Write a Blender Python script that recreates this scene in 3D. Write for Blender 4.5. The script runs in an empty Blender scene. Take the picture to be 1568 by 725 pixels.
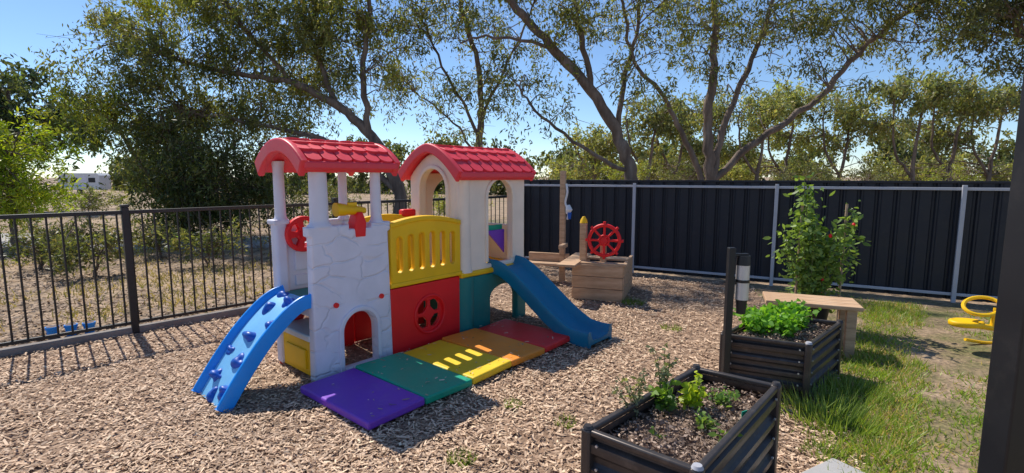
import bpy, bmesh, math, random
import numpy as np
from mathutils import Vector, Matrix
random.seed(3)
R = np.random.default_rng(7)
scene = bpy.context.scene
COL = scene.collection

# ------------------------------------------------------------------ materials
def newmat(name):
    m = bpy.data.materials.new(name); m.use_nodes = True
    nt = m.node_tree
    return m, nt, nt.nodes, nt.links, nt.nodes['Principled BSDF']

def plastic(name, col, rough=0.38, var=0.12, bump=0.15, bscale=60, dust=.12):
    m, nt, N, L, b = newmat(name)
    tc = N.new('ShaderNodeTexCoord')
    n = N.new('ShaderNodeTexNoise'); n.inputs['Scale'].default_value = 5; n.inputs['Detail'].default_value = 6
    L.new(tc.outputs['Object'], n.inputs['Vector'])
    r = N.new('ShaderNodeMapRange'); r.inputs[1].default_value = .3; r.inputs[2].default_value = .75
    r.inputs[3].default_value = 1 - var; r.inputs[4].default_value = 1.0
    L.new(n.outputs['Fac'], r.inputs[0])
    mx = N.new('ShaderNodeVectorMath'); mx.operation = 'SCALE'; mx.inputs[0].default_value = col
    L.new(r.outputs[0], mx.inputs['Scale'])
    n3 = N.new('ShaderNodeTexNoise'); n3.inputs['Scale'].default_value = 14; n3.inputs['Detail'].default_value = 12; n3.inputs['Roughness'].default_value = .75
    L.new(tc.outputs['Object'], n3.inputs['Vector'])
    r3 = N.new('ShaderNodeMapRange'); r3.inputs[1].default_value = .52; r3.inputs[2].default_value = .8; r3.inputs[3].default_value = 0; r3.inputs[4].default_value = dust * 2.2
    L.new(n3.outputs['Fac'], r3.inputs[0])
    md = N.new('ShaderNodeMixRGB'); md.inputs[2].default_value = (.42, .36, .3, 1)
    L.new(r3.outputs[0], md.inputs[0]); L.new(mx.outputs[0], md.inputs[1]); L.new(md.outputs[0], b.inputs['Base Color'])
    r2 = N.new('ShaderNodeMapRange'); r2.inputs[3].default_value = rough; r2.inputs[4].default_value = rough + .25
    L.new(n.outputs['Fac'], r2.inputs[0]); L.new(r2.outputs[0], b.inputs['Roughness'])
    n2 = N.new('ShaderNodeTexNoise'); n2.inputs['Scale'].default_value = bscale
    L.new(tc.outputs['Object'], n2.inputs['Vector'])
    bp = N.new('ShaderNodeBump'); bp.inputs['Strength'].default_value = bump; bp.inputs['Distance'].default_value = .004
    L.new(n2.outputs['Fac'], bp.inputs['Height']); L.new(bp.outputs[0], b.inputs['Normal'])
    return m

def stone_plastic(name, col):
    m, nt, N, L, b = newmat(name)
    tc = N.new('ShaderNodeTexCoord')
    mp = N.new('ShaderNodeMapping'); mp.inputs['Scale'].default_value = (4.0, 6.4, 3)
    L.new(tc.outputs['Object'], mp.inputs['Vector'])
    nz = N.new('ShaderNodeTexNoise'); nz.inputs['Scale'].default_value = 1.3
    L.new(mp.outputs[0], nz.inputs['Vector'])
    ad = N.new('ShaderNodeMixRGB'); ad.blend_type = 'ADD'; ad.inputs[0].default_value = .6
    L.new(mp.outputs[0], ad.inputs[1]); L.new(nz.outputs['Color'], ad.inputs[2])
    v = N.new('ShaderNodeTexVoronoi'); v.feature = 'DISTANCE_TO_EDGE'; v.inputs['Scale'].default_value = 1
    v.inputs['Randomness'].default_value = .75
    L.new(ad.outputs[0], v.inputs['Vector'])
    r = N.new('ShaderNodeMapRange'); r.inputs[1].default_value = .0; r.inputs[2].default_value = .075
    r.interpolation_type = 'SMOOTHSTEP'
    L.new(v.outputs['Distance'], r.inputs[0])
    nb = N.new('ShaderNodeTexNoise'); nb.inputs['Scale'].default_value = 5
    L.new(tc.outputs['Object'], nb.inputs['Vector'])
    rb = N.new('ShaderNodeMapRange'); rb.inputs[1].default_value = .48; rb.inputs[2].default_value = .64
    L.new(nb.outputs['Fac'], rb.inputs[0])
    mxx = N.new('ShaderNodeMath'); mxx.operation = 'MAXIMUM'; L.new(r.outputs[0], mxx.inputs[0]); L.new(rb.outputs[0], mxx.inputs[1])
    bp = N.new('ShaderNodeBump'); bp.inputs['Strength'].default_value = .7; bp.inputs['Distance'].default_value = .009
    L.new(mxx.outputs[0], bp.inputs['Height']); L.new(bp.outputs[0], b.inputs['Normal'])
    n = N.new('ShaderNodeTexNoise'); n.inputs['Scale'].default_value = 6; n.inputs['Detail'].default_value = 8
    L.new(tc.outputs['Object'], n.inputs['Vector'])
    cr = N.new('ShaderNodeMapRange'); cr.inputs[1].default_value = .3; cr.inputs[2].default_value = .7; cr.inputs[3].default_value = .88; cr.inputs[4].default_value = 1
    L.new(n.outputs['Fac'], cr.inputs[0])
    mx = N.new('ShaderNodeVectorMath'); mx.operation = 'SCALE'; mx.inputs[0].default_value = col
    L.new(cr.outputs[0], mx.inputs['Scale']); L.new(mx.outputs[0], b.inputs['Base Color'])
    b.inputs['Roughness'].default_value = .5
    return m

def leafmat(name, trans=.45):
    m = bpy.data.materials.new(name); m.use_nodes = True
    nt = m.node_tree; N = nt.nodes; L = nt.links; N.clear()
    at = N.new('ShaderNodeAttribute'); at.attribute_name = 'Col'
    d = N.new('ShaderNodeBsdfPrincipled'); d.inputs['Roughness'].default_value = .45
    t = N.new('ShaderNodeBsdfTranslucent')
    mul = N.new('ShaderNodeMixRGB'); mul.blend_type = 'MULTIPLY'; mul.inputs[0].default_value = 1
    mul.inputs[2].default_value = (1.6, 1.5, .6, 1)
    mx = N.new('ShaderNodeMixShader'); mx.inputs[0].default_value = trans
    o = N.new('ShaderNodeOutputMaterial')
    L.new(at.outputs['Color'], d.inputs['Base Color']); L.new(at.outputs['Color'], mul.inputs[1])
    L.new(mul.outputs[0], t.inputs['Color'])
    L.new(d.outputs[0], mx.inputs[1]); L.new(t.outputs[0], mx.inputs[2]); L.new(mx.outputs[0], o.inputs[0])
    return m

def attrmat(name, rough=.8):
    m, nt, N, L, b = newmat(name)
    at = N.new('ShaderNodeAttribute'); at.attribute_name = 'Col'
    L.new(at.outputs['Color'], b.inputs['Base Color']); b.inputs['Roughness'].default_value = rough
    return m

def noisemat(name, cols, scale, rough=.85, bump=.4, bdist=.02, coord='Object', stretch=(1, 1, 1), detail=10, bscale=None, fine=0):
    m, nt, N, L, b = newmat(name)
    tc = N.new('ShaderNodeTexCoord'); mp = N.new('ShaderNodeMapping'); mp.inputs['Scale'].default_value = stretch
    L.new(tc.outputs[coord], mp.inputs['Vector'])
    n = N.new('ShaderNodeTexNoise'); n.inputs['Scale'].default_value = scale; n.inputs['Detail'].default_value = detail
    n.inputs['Roughness'].default_value = .68
    L.new(mp.outputs[0], n.inputs['Vector'])
    cr = N.new('ShaderNodeValToRGB'); e = cr.color_ramp.elements
    lo, hi = .32, .68
    for i, c in enumerate(cols):
        p = lo + (hi - lo) * i / (len(cols) - 1)
        if i < 2: el = e[i]; el.position = p
        else: el = e.new(p)
        el.color = (*c, 1)
    L.new(n.outputs['Fac'], cr.inputs[0])
    n2 = N.new('ShaderNodeTexNoise'); n2.inputs['Scale'].default_value = bscale or scale * 6; n2.inputs['Detail'].default_value = 6
    L.new(mp.outputs[0], n2.inputs['Vector'])
    if fine:
        rr_ = N.new('ShaderNodeMapRange'); rr_.inputs[1].default_value = .35; rr_.inputs[2].default_value = .65; rr_.inputs[3].default_value = 1 - fine; rr_.inputs[4].default_value = 1 + fine * .6
        L.new(n2.outputs['Fac'], rr_.inputs[0])
        sc = N.new('ShaderNodeVectorMath'); sc.operation = 'SCALE'; L.new(cr.outputs[0], sc.inputs[0]); L.new(rr_.outputs[0], sc.inputs['Scale'])
        L.new(sc.outputs[0], b.inputs['Base Color'])
    else:
        L.new(cr.outputs[0], b.inputs['Base Color'])
    bp = N.new('ShaderNodeBump'); bp.inputs['Strength'].default_value = bump; bp.inputs['Distance'].default_value = bdist
    L.new(n2.outputs['Fac'], bp.inputs['Height']); L.new(bp.outputs[0], b.inputs['Normal'])
    b.inputs['Roughness'].default_value = rough
    return m

M_castle = stone_plastic('castle_stone_plastic', (.80, .79, .90))
M_grey = plastic('grey_plastic', (.80, .79, .89), dust=.04)
M_cream = plastic('cream_plastic', (.95, .81, .67), dust=.03)
M_red = plastic('red_plastic', (.92, .010, .015), dust=.02)
M_roof = plastic('roof_red_plastic', (.88, .05, .075), rough=.33, dust=.06)
M_yel = plastic('yellow_plastic', (1.0, .58, .0), dust=.02)
M_teal = plastic('teal_plastic', (.0, .21, .20), dust=.04)
M_slide = plastic('slide_blue_plastic', (.0, .20, .36), rough=.28, dust=.04)
M_blue = plastic('bright_blue_plastic', (.005, .32, .95), rough=.26, dust=.03)
M_dblue = plastic('dark_blue_plastic', (.0, .10, .5), rough=.3, dust=.03)
M_white = plastic('white_plastic', (.8, .8, .8))
M_purp = plastic('purple_vinyl', (.21, .05, .54), rough=.4, bump=.5, bscale=14, dust=.08)
M_mgreen = plastic('green_vinyl', (.0, .40, .24), rough=.4, bump=.5, bscale=14, dust=.08)
M_myel = plastic('yellow_vinyl', (.95, .64, .02), rough=.4, bump=.5, bscale=14, dust=.08)
M_morg = plastic('orange_vinyl', (.95, .32, .03), rough=.4, bump=.5, bscale=14, dust=.08)
M_mred = plastic('red_vinyl', (.85, .03, .03), rough=.4, bump=.5, bscale=14, dust=.08)
M_black = plastic('black_powdercoat', (.012, .012, .014), rough=.35, bump=.02, dust=.02)
M_cb = plastic('dark_sheet_steel', (.012, .014, .023), rough=.45, bump=.02, var=.25, dust=.02)
M_rail = plastic('galvanised_rail', (.5, .5, .54), rough=.4, bump=.02)
M_bedm = plastic('charcoal_steel', (.095, .08, .075), rough=.3, bump=.03, var=.4); M_bedm.node_tree.nodes['Principled BSDF'].inputs['Metallic'].default_value = .5
M_wood = noisemat('pine_timber', [(.38, .22, .12), (.58, .37, .22), (.68, .47, .30)], 3, stretch=(1, 8, 8), bump=.2, bdist=.004)
M_woodg = noisemat('weathered_timber', [(.28, .19, .12), (.46, .32, .21), (.57, .42, .28)], 3, stretch=(1, 8, 8), bump=.3, bdist=.005)
M_bark = noisemat('eucalypt_bark', [(.075, .052, .04), (.17, .12, .09), (.29, .215, .165)], 2.2, stretch=(2, 2, .5), bump=.6, bdist=.03)
M_soil = noisemat('potting_soil', [(.06, .038, .028), (.19, .125, .09), (.34, .24, .18)], 9, bump=1, bdist=.04, bscale=25)
M_conc = noisemat('concrete', [(.38, .37, .36), (.50, .48, .46)], 3, bump=.15)
M_edge = noisemat('timber_edging', [(.16, .14, .13), (.30, .27, .25)], 3, bump=.3)
M_steel = plastic('silver_steel', (.65, .65, .66), rough=.3); M_steel.node_tree.nodes['Principled BSDF'].inputs['Metallic'].default_value = .6
M_leaf = leafmat('leaf'); M_grassb = leafmat('grass_blades', .4)
M_chip = attrmat('wood_chip', .75)

# ------------------------------------------------------------------ mesh helpers
def empty(name, loc=(0, 0, 0), rz=0):
    e = bpy.data.objects.new(name, None); COL.objects.link(e)
    e.location = loc; e.rotation_euler = (0, 0, rz); e.empty_display_size = .1
    return e

def smooth(me, ang=35):
    me.polygons.foreach_set('use_smooth', [True] * len(me.polygons))
    try: me.set_sharp_from_angle(angle=math.radians(ang))
    except Exception: pass

def mk(name, v, f, mat, parent=None, sm=False, ang=35, bevel=0):
    me = bpy.data.meshes.new(name); me.from_pydata([tuple(p) for p in v], [], f); me.update()
    if sm: smooth(me, ang)
    ob = bpy.data.objects.new(name, me); COL.objects.link(ob)
    me.materials.append(mat)
    if parent: ob.parent = parent
    if bevel:
        b = ob.modifiers.new('b', 'BEVEL'); b.width = bevel; b.segments = 3; b.limit_method = 'ANGLE'
    return ob

def box(name, c, s, mat, parent=None, bevel=.008, rz=0, rx=0, ry=0):
    x, y, z = [a / 2 for a in s]
    v = [(-x, -y, -z), (x, -y, -z), (x, y, -z), (-x, y, -z), (-x, -y, z), (x, -y, z), (x, y, z), (-x, y, z)]
    f = [(0, 3, 2, 1), (4, 5, 6, 7), (0, 1, 5, 4), (1, 2, 6, 5), (2, 3, 7, 6), (3, 0, 4, 7)]
    ob = mk(name, v, f, mat, parent, sm=bool(bevel), bevel=bevel)
    ob.location = c; ob.rotation_euler = (rx, ry, rz)
    return ob

def tube_data(V, F, pts, rad, seg=8, caps=True, closed=False):
    pts = [Vector(p) for p in pts]; n = len(pts)
    base = len(V)
    prev = None
    for i, p in enumerate(pts):
        if closed: t = pts[(i + 1) % n] - pts[i - 1]
        elif i == 0: t = pts[1] - p
        elif i == n - 1: t = p - pts[i - 1]
        else: t = pts[i + 1] - pts[i - 1]
        t.normalize()
        if prev is None:
            a = t.orthogonal().normalized()
        else:
            a = prev - t * prev.dot(t)
            a = a.normalized() if a.length > 1e-5 else t.orthogonal().normalized()
        prev = a; b = t.cross(a)
        r = rad[i] if hasattr(rad, '__len__') else rad
        for k in range(seg):
            an = 2 * math.pi * k / seg
            V.append(tuple(p + (a * math.cos(an) + b * math.sin(an)) * r))
    m = n if closed else n - 1
    for i in range(m):
        for k in range(seg):
            a0 = base + i * seg + k; a1 = base + i * seg + (k + 1) % seg
            j = (i + 1) % n
            b0 = base + j * seg + k; b1 = base + j * seg + (k + 1) % seg
            F.append((a0, a1, b1, b0))
    if caps and not closed:
        F.append(tuple(base + k for k in range(seg))[::-1])
        F.append(tuple(base + (n - 1) * seg + k for k in range(seg)))

def tube(name, pts, rad, mat, parent=None, seg=16, closed=False):
    V, F = [], []; tube_data(V, F, pts, rad, seg, closed=closed)
    return mk(name, V, F, mat, parent, sm=True, ang=50)

def panel(name, outline, holes, thick, origin, xd, yd, mat, parent, bevel=.009):
    def area(p): return sum(p[i - 1][0] * p[i][1] - p[i][0] * p[i - 1][1] for i in range(len(p)))
    cu = bpy.data.curves.new(name, 'CURVE'); cu.dimensions = '2D'; cu.fill_mode = 'BOTH'
    cu.extrude = max(thick / 2 - bevel, 0); cu.bevel_depth = bevel; cu.bevel_resolution = 2; cu.offset = -bevel
    for k, pl in enumerate([outline] + holes):
        pl = list(pl)
        if (area(pl) > 0) != (k == 0): pl = pl[::-1]
        s = cu.splines.new('POLY'); s.points.add(len(pl) - 1); s.use_cyclic_u = True
        for i, p in enumerate(pl): s.points[i].co = (p[0], p[1], 0, 1)
    tmp = bpy.data.objects.new('tmp', cu); COL.objects.link(tmp)
    dg = bpy.context.evaluated_depsgraph_get(); dg.update()
    me = bpy.data.meshes.new_from_object(tmp.evaluated_get(dg))
    bpy.data.objects.remove(tmp)
    smooth(me, 40)
    ob = bpy.data.objects.new(name, me); COL.objects.link(ob)
    me.materials.clear(); me.materials.append(mat)
    xd = Vector(xd); yd = Vector(yd); zd = xd.cross(yd)
    M = Matrix((( xd.x, yd.x, zd.x, origin[0]), (xd.y, yd.y, zd.y, origin[1]), (xd.z, yd.z, zd.z, origin[2]), (0, 0, 0, 1)))
    if parent: ob.parent = parent
    ob.matrix_local = M
    return ob

def arc(cx, cy, rx, ry, a0, a1, n=16):
    return [(cx + rx * math.cos(math.radians(a0 + (a1 - a0) * i / n)), cy + ry * math.sin(math.radians(a0 + (a1 - a0) * i / n))) for i in range(n + 1)]
def archhole(x0, x1, y0, ytop):
    r = (x1 - x0) / 2
    return [(x0, y0), (x1, y0)] + arc((x0 + x1) / 2, ytop - r, r, r, 0, 180)
def slot(cx, y0, y1, r):
    return arc(cx, y1 - r, r, r, 0, 180, 8) + arc(cx, y0 + r, r, r, 180, 360, 8)
def circle(cx, cy, r, n=32): return [(cx + r * math.cos(2 * math.pi * i / n), cy + r * math.sin(2 * math.pi * i / n)) for i in range(n)]

def catmull(pts, n=6):
    P = [Vector(p) for p in pts]; out = []
    for i in range(len(P) - 1):
        p0 = P[max(i - 1, 0)]; p1 = P[i]; p2 = P[i + 1]; p3 = P[min(i + 2, len(P) - 1)]
        for k in range(n):
            t = k / n
            out.append(.5 * ((2 * p1) + (p2 - p0) * t + (2 * p0 - 5 * p1 + 4 * p2 - p3) * t * t + (-p0 + 3 * p1 - 3 * p2 + p3) * t ** 3))
    out.append(P[-1]); return out

def sweep(name, path, section, wd, mat, parent):
    path = catmull(path, 5); wd = Vector(wd).normalized(); V, F = [], []; m = len(section)
    for i, p in enumerate(path):
        t = (path[min(i + 1, len(path) - 1)] - path[max(i - 1, 0)]).normalized()
        nrm = t.cross(wd).normalized()
        if nrm.z < 0: nrm = -nrm
        for w, h in section: V.append(tuple(p + wd * w + nrm * h))
    for i in range(len(path) - 1):
        for k in range(m):
            F.append((i * m + k, i * m + (k + 1) % m, (i + 1) * m + (k + 1) % m, (i + 1) * m + k))
    F.append(tuple(range(m))); F.append(tuple(reversed(range((len(path) - 1) * m, len(path) * m))))
    ob = mk(name, V, F, mat, parent, sm=True, ang=50)
    b = ob.modifiers.new('b', 'BEVEL'); b.width = .006; b.segments = 2; b.limit_method = 'ANGLE'; b.angle_limit = math.radians(40)
    return ob

def np_mesh(name, verts, nper, mat, cols=None, parent=None):
    N = len(verts) // nper
    me = bpy.data.meshes.new(name)
    me.vertices.add(len(verts)); me.vertices.foreach_set('co', verts.astype(np.float32).ravel())
    me.loops.add(len(verts)); me.loops.foreach_set('vertex_index', np.arange(len(verts), dtype=np.int32))
    me.polygons.add(N); me.polygons.foreach_set('loop_start', np.arange(0, len(verts), nper, dtype=np.int32))
    me.polygons.foreach_set('loop_total', np.full(N, nper, dtype=np.int32))
    me.update(calc_edges=True)
    if cols is not None:
        a = me.color_attributes.new('Col', 'FLOAT_COLOR', 'POINT')
        c = np.ones((len(verts), 4), np.float32); c[:, :3] = np.repeat(cols, nper, axis=0)
        a.data.foreach_set('color', c.ravel())
    me.materials.append(mat)
    ob = bpy.data.objects.new(name, me); COL.objects.link(ob)
    if parent: ob.parent = parent
    return ob

def unit(a): return a / np.maximum(np.linalg.norm(a, axis=1, keepdims=True), 1e-6)

def leaf_verts(c, axis, L, W, six=False):
    axis = unit(axis); side = unit(np.cross(axis, R.normal(size=axis.shape)))
    L = L[:, None]; W = W[:, None]
    if six:
        nrm = np.cross(axis, side)
        return np.stack([c, c + axis * L * .3 + side * W * .45, c + axis * L * .68 + side * W * .38 - nrm * L * .05, c + axis * L - nrm * L * .15,
                         c + axis * L * .68 - side * W * .38 - nrm * L * .05, c + axis * L * .3 - side * W * .45], 1).reshape(-1, 3)
    return np.stack([c, c + axis * L * .45 + side * W * .5, c + axis * L, c + axis * L * .45 - side * W * .5], 1).reshape(-1, 3)

def tree(name, limbs, crowns, leafL=.12, leafW=.034, perclump=110, sig=.34, base=(.095, .115, .04), hi=(.27, .28, .085), seed=1, droop=.5, bark=M_bark, twig=.018):
    rs = np.random.default_rng(seed)
    par = empty(name, limbs[0][0][0] if limbs else crowns[0][0])
    off = np.array(par.location)
    V, F = [], []; samples = []
    for pts, r0, r1 in limbs:
        cp = catmull(pts, 6); n = len(cp)
        out = []
        for i, p in enumerate(cp):
            q = p + Vector(rs.normal(0, .025, 3)) * (1 if 0 < i else 0); out.append(q)
        rad = [(r0 + (r1 - r0) * (i / (n - 1)) ** .8) * rs.uniform(.93, 1.08) for i in range(n)]
        tube_data(V, F, [q - Vector(off) for q in out], rad, 8)
        samples += [q for q in out if q.z > 1.0] or out
    S = np.array([tuple(s) for s in samples])
    C, A, K, SZ = [], [], [], []
    for crown in crowns:
        (cx, cy, cz), (rx, ry, rz), n = crown[:3]
        tint = np.array(crown[3]) if len(crown) > 3 else None
        for _ in range(n):
            d = rs.normal(size=3); d /= np.linalg.norm(d); rr = rs.uniform(.15, 1) ** .5
            c = np.array([cx, cy, cz]) + d * rr * np.array([rx, ry, rz])
            if c[2] < .25: c[2] = .25 + rs.uniform(0, .3)
            dist = np.linalg.norm(S - c, axis=1) + np.maximum(S[:, 2] - c[2], 0) * .8 + rs.uniform(0, .5, len(S))
            s = S[np.argmin(dist)]
            if twig:
                mid = (s + c) / 2 + rs.normal(0, .12, 3) + np.array([0, 0, .12])
                cp = catmull([s - off, mid - off, c - off], 3)
                tube_data(V, F, cp, [twig * (1 - .75 * i / (len(cp) - 1)) for i in range(len(cp))], 4, caps=False)
                for q in range(2):
                    e = c + rs.normal(0, sig * .8, 3)
                    tube_data(V, F, [Vector(mid - off), Vector((mid + e) / 2 - off + rs.normal(0, .05, 3)), Vector(e - off)], [twig * .5, twig * .35, twig * .15], 3, caps=False)
            m = int(perclump * rs.uniform(.5, 1.4))
            sg = sig * rs.uniform(.6, 1.3)
            nsub = 8; sub = c + rs.normal(0, sg * .85, (nsub, 3)) * np.array([1, 1, .75])
            idx = rs.integers(0, nsub, m)
            pos = sub[idx] + rs.normal(0, sg * .27, (m, 3)) * np.array([.9, .9, 1.2])
            br = rs.uniform(0, 1) ** 1.2
            colr = np.array(base) * (1 - br) + np.array(hi) * br
            if tint is not None: colr = colr * tint
            cc = colr * rs.uniform(.6, 1.35, (m, 1)) * (1 + rs.normal(0, .08, (m, 3)))
            ax = rs.normal(size=(m, 3)); ax[:, 2] -= droop * 2
            C.append(pos); A.append(ax); K.append(cc); SZ.append(rs.uniform(.6, 1.3, m))
    if V:
        mk('trunk_and_limbs', V, F, bark, par, sm=True, ang=80)
    C = np.concatenate(C); A = np.concatenate(A); K = np.clip(np.concatenate(K), .004, .6); SZ = np.concatenate(SZ)
    ok = C[:, 2] > .05; C, A, K, SZ = C[ok], A[ok], K[ok], SZ[ok]
    np_mesh('foliage', leaf_verts(C - off, A, leafL * SZ, leafW * SZ), 4, M_leaf, K, par)
    return par

# ------------------------------------------------------------------ camera / light
cam = bpy.data.cameras.new('Camera'); co = bpy.data.objects.new('Camera', cam); COL.objects.link(co)
co.location = (0, 0, 1.52); co.rotation_euler = (math.radians(83.22), 0, 0)
cam.sensor_width = 36; cam.lens = 17.68; cam.clip_end = 2000; cam.clip_start = .05
scene.camera = co
sd = Vector((-.68 * math.cos(math.radians(53)), .73 * math.cos(math.radians(53)), math.sin(math.radians(53)))).normalized()
sun = bpy.data.lights.new('Sun', 'SUN'); so = bpy.data.objects.new('Sun', sun); COL.objects.link(so)
sun.energy = 5.0; sun.angle = math.radians(.5); sun.color = (1, .94, .84)
so.rotation_euler = sd.to_track_quat('Z', 'Y').to_euler(); so.location = sd * 30
w = bpy.data.worlds.new('World'); scene.world = w; w.use_nodes = True
nt = w.node_tree; bg = nt.nodes['Background']
sky = nt.nodes.new('ShaderNodeTexSky'); sky.sky_type = 'NISHITA'; sky.sun_disc = False
sky.sun_elevation = math.radians(53); sky.sun_rotation = math.radians(-43)
sky.air_density = 1.0; sky.dust_density = 0.0; sky.ozone_density = 5.5; sky.altitude = 1200
nt.links.new(sky.outputs[0], bg.inputs[0]); bg.inputs[1].default_value = .15
scene.view_settings.view_transform = 'Standard'; scene.view_settings.look = 'None'; scene.view_settings.exposure = 0

# ------------------------------------------------------------------ ground
mg = noisemat('dry_earth', [(.13, .13, .045), (.25, .17, .10), (.42, .29, .18), (.29, .20, .12), (.16, .15, .055)], .5, bump=.8, bdist=.05, coord='Object', detail=15, bscale=9, fine=.4)
mk('ground', [(-900, -300, 0), (900, -300, 0), (900, 1500, 0), (-900, 1500, 0)], [(0, 1, 2, 3)], mg)
C0 = np.array([.2, 8.84]); PD = np.array([-.691, -.723]); FD = np.array([.876, -.482])
mchipbase = noisemat('woodchip_litter', [(.14, .08, .05), (.33, .21, .135), (.58, .40, .27)], 14, bump=1, bdist=.02, bscale=40, fine=.3)
def pf(d): return C0 + PD * d
a = pf(9.5); b_ = C0 + FD * 3.6
mk('woodchip_ground', [(a[0], a[1], .004), (a[0], -1, .004), (1.55, -1, .004), (1.6, 2.4, .004), (1.95, 3.1, .004), (2.5, 4.0, .004), (2.75, 4.6, .004), (b_[0], b_[1], .004), (C0[0], C0[1], .004)],
   [tuple(range(9))], mchipbase)
mlawn = noisemat('lawn_soil', [(.10, .15, .03), (.20, .17, .07), (.33, .23, .14), (.46, .34, .23)], 1.6, bump=.8, bdist=.03, detail=12, bscale=30, fine=.35)
b9 = C0 + FD * 10
mk('lawn', [(1.55, -1, .004), (9, -1, .004), (b9[0], b9[1], .004), (b_[0], b_[1], .004), (2.75, 4.6, .004), (2.5, 4.0, .004), (1.95, 3.1, .004), (1.6, 2.4, .004)], [tuple(range(8))], mlawn)
mk('driveway', [(-30, 12.8, .006), (-7, 10.4, .006), (-3, 11.2, .006), (2, 14, .006), (2, 17, .006), (-4, 13.2, .006), (-8, 12.6, .006), (-30, 16, .006)], [(0, 1, 2, 3, 4, 5, 6, 7)], M_conc)

def side_pool(p):
    n = np.array([-PD[1], PD[0]]); return (p - C0) @ n
inside_sign = np.sign(side_pool(np.array([[0., 3.]])))[0]
def side_cb(p):
    n = np.array([-FD[1], FD[0]]); return (p - C0) @ n
cb_sign = np.sign(side_cb(np.array([[0., 3.]])))[0]
def lawnx(y): return np.interp(y, [-1, 2.4, 3.1, 4.0, 4.6, 7.2], [1.55, 1.6, 1.95, 2.5, 2.75, 3.4])
def wob(x, y, s=1.): return np.sin(x * 2.1 * s + 1.3) * np.sin(y * 1.7 * s + .4) * .5 + np.sin(x * 4.7 * s - y * 3.9 * s + 2) * .3 + np.sin(x * 9.1 * s + y * 8.3 * s) * .2

def chips(name, x, y, Lr, Wr, lo, hi_, zr=(.008, .026), tilt=.2, pw=1.0, z0=0, parent=None):
    n = len(x)
    th = R.uniform(0, math.pi, n); L = R.uniform(*Lr, n) * np.where(R.uniform(size=n) < .08, 1.7, 1); Wd = R.uniform(*Wr, n)
    t = R.normal(0, tilt, n)
    ax = np.stack([np.cos(th) * np.cos(t), np.sin(th) * np.cos(t), np.sin(t)], 1)
    sdv = unit(np.stack([-np.sin(th), np.cos(th), R.normal(0, .3, n)], 1))
    c = np.stack([x, y, z0 + R.uniform(*zr, n) + (.008 * wob(x, y, 3) if not z0 else 0)], 1)
    l, ww = L[:, None] / 2, Wd[:, None] / 2
    k1 = R.uniform(.3, 1, (n, 1)); k2 = R.uniform(.3, 1, (n, 1))
    vv = np.stack([c - ax * l - sdv * ww * k1, c + ax * l - sdv * ww * k2, c + ax * l * k1 + sdv * ww, c - ax * l * k2 + sdv * ww], 1).reshape(-1, 3)
    vv[:, 2] = np.maximum(vv[:, 2], z0 + .005)
    g = R.uniform(0, 1, (n, 1)) ** pw
    patch = 1 + (.13 * wob(x * .8 + 2, y * .8, .7))[:, None] if not z0 else 1
    cc = (np.array([lo]) * (1 - g) + np.array([hi_]) * g) * R.uniform(.8, 1.1, (n, 1)) * patch
    return np_mesh(name, vv, 4, M_chip, np.clip(cc, 0, .92), parent)
n = 290000
y = 1.7 + (R.uniform(0, 1, n) ** 1.5) * 7.2
x = R.uniform(-1, 1, n) * (y * 1.2 + .7)
p = np.stack([x, y], 1)
ok = (side_pool(p) * inside_sign > .05) & (side_cb(p) * cb_sign > .05) & (x < lawnx(y) + .12 * R.normal(size=n) + .1 * wob(x, y, 2)) & (R.uniform(0, 1, n) < .66 + .45 * wob(x, y))
chips('woodchips', x[ok], y[ok], (.014, .052), (.006, .016), (.21, .115, .065), (.95, .68, .46), pw=.9)
n = 60000
y = 4 + R.uniform(0, 1, n) ** 1.4 * 12; x = R.uniform(-1.3, .2, n) * y; p = np.stack([x, y], 1)
ok = (side_pool(p) * inside_sign < -.1) & (R.uniform(0, 1, n) < .5 - .6 * wob(x, y, .6))
chips('leaf_litter', x[ok], y[ok], (.03, .11), (.012, .03), (.08, .045, .03), (.5, .34, .22), (.006, .02), .2)

n = 200000
y = R.uniform(1.2, 6.8, n); x = R.uniform(1.6, 8.0, n); p = np.stack([x, y], 1)
dens = .10 + .8 * wob(x * 1.1 + 3, y * 1.1, 1) + .35 * wob(x * 3, y * 3) + .75 * np.exp(-((x - 2.5) ** 2 / .7 + (y - 2.8) ** 2 / .6))
ok = (side_cb(p) * cb_sign > .45) & (x > lawnx(y) + .05 + .12 * R.normal(size=n)) & (R.uniform(0, 1, n) < dens) & (x < y * 1.25 + .9)
x, y = x[ok], y[ok]; n = len(x)
h = R.uniform(.025, .08, n) * (1 + .5 * wob(x, y, 1.5)); ax = np.stack([R.normal(0, .6, n), R.normal(0, .6, n), np.ones(n)], 1)
c = np.stack([x, y, np.full(n, .004)], 1)
g = R.uniform(0, 1, (n, 1))
cc = np.array([[.16, .26, .03]]) * (1 - g) + np.array([[.34, .48, .07]]) * g
dry = R.uniform(size=n) < .25 + .25 * wob(x * 2, y * 2); cc[dry] = np.array([.52, .42, .2])
axu = unit(ax); s_ = unit(np.cross(axu, R.normal(size=(n, 3)))); W3 = .0045
vv = np.stack([c - s_ * W3, c + s_ * W3, c + axu * h[:, None] + np.stack([R.normal(0, .012, n), R.normal(0, .012, n), np.zeros(n)], 1)], 1).reshape(-1, 3)
np_mesh('lawn_grass', vv, 3, M_grassb, cc)

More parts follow.
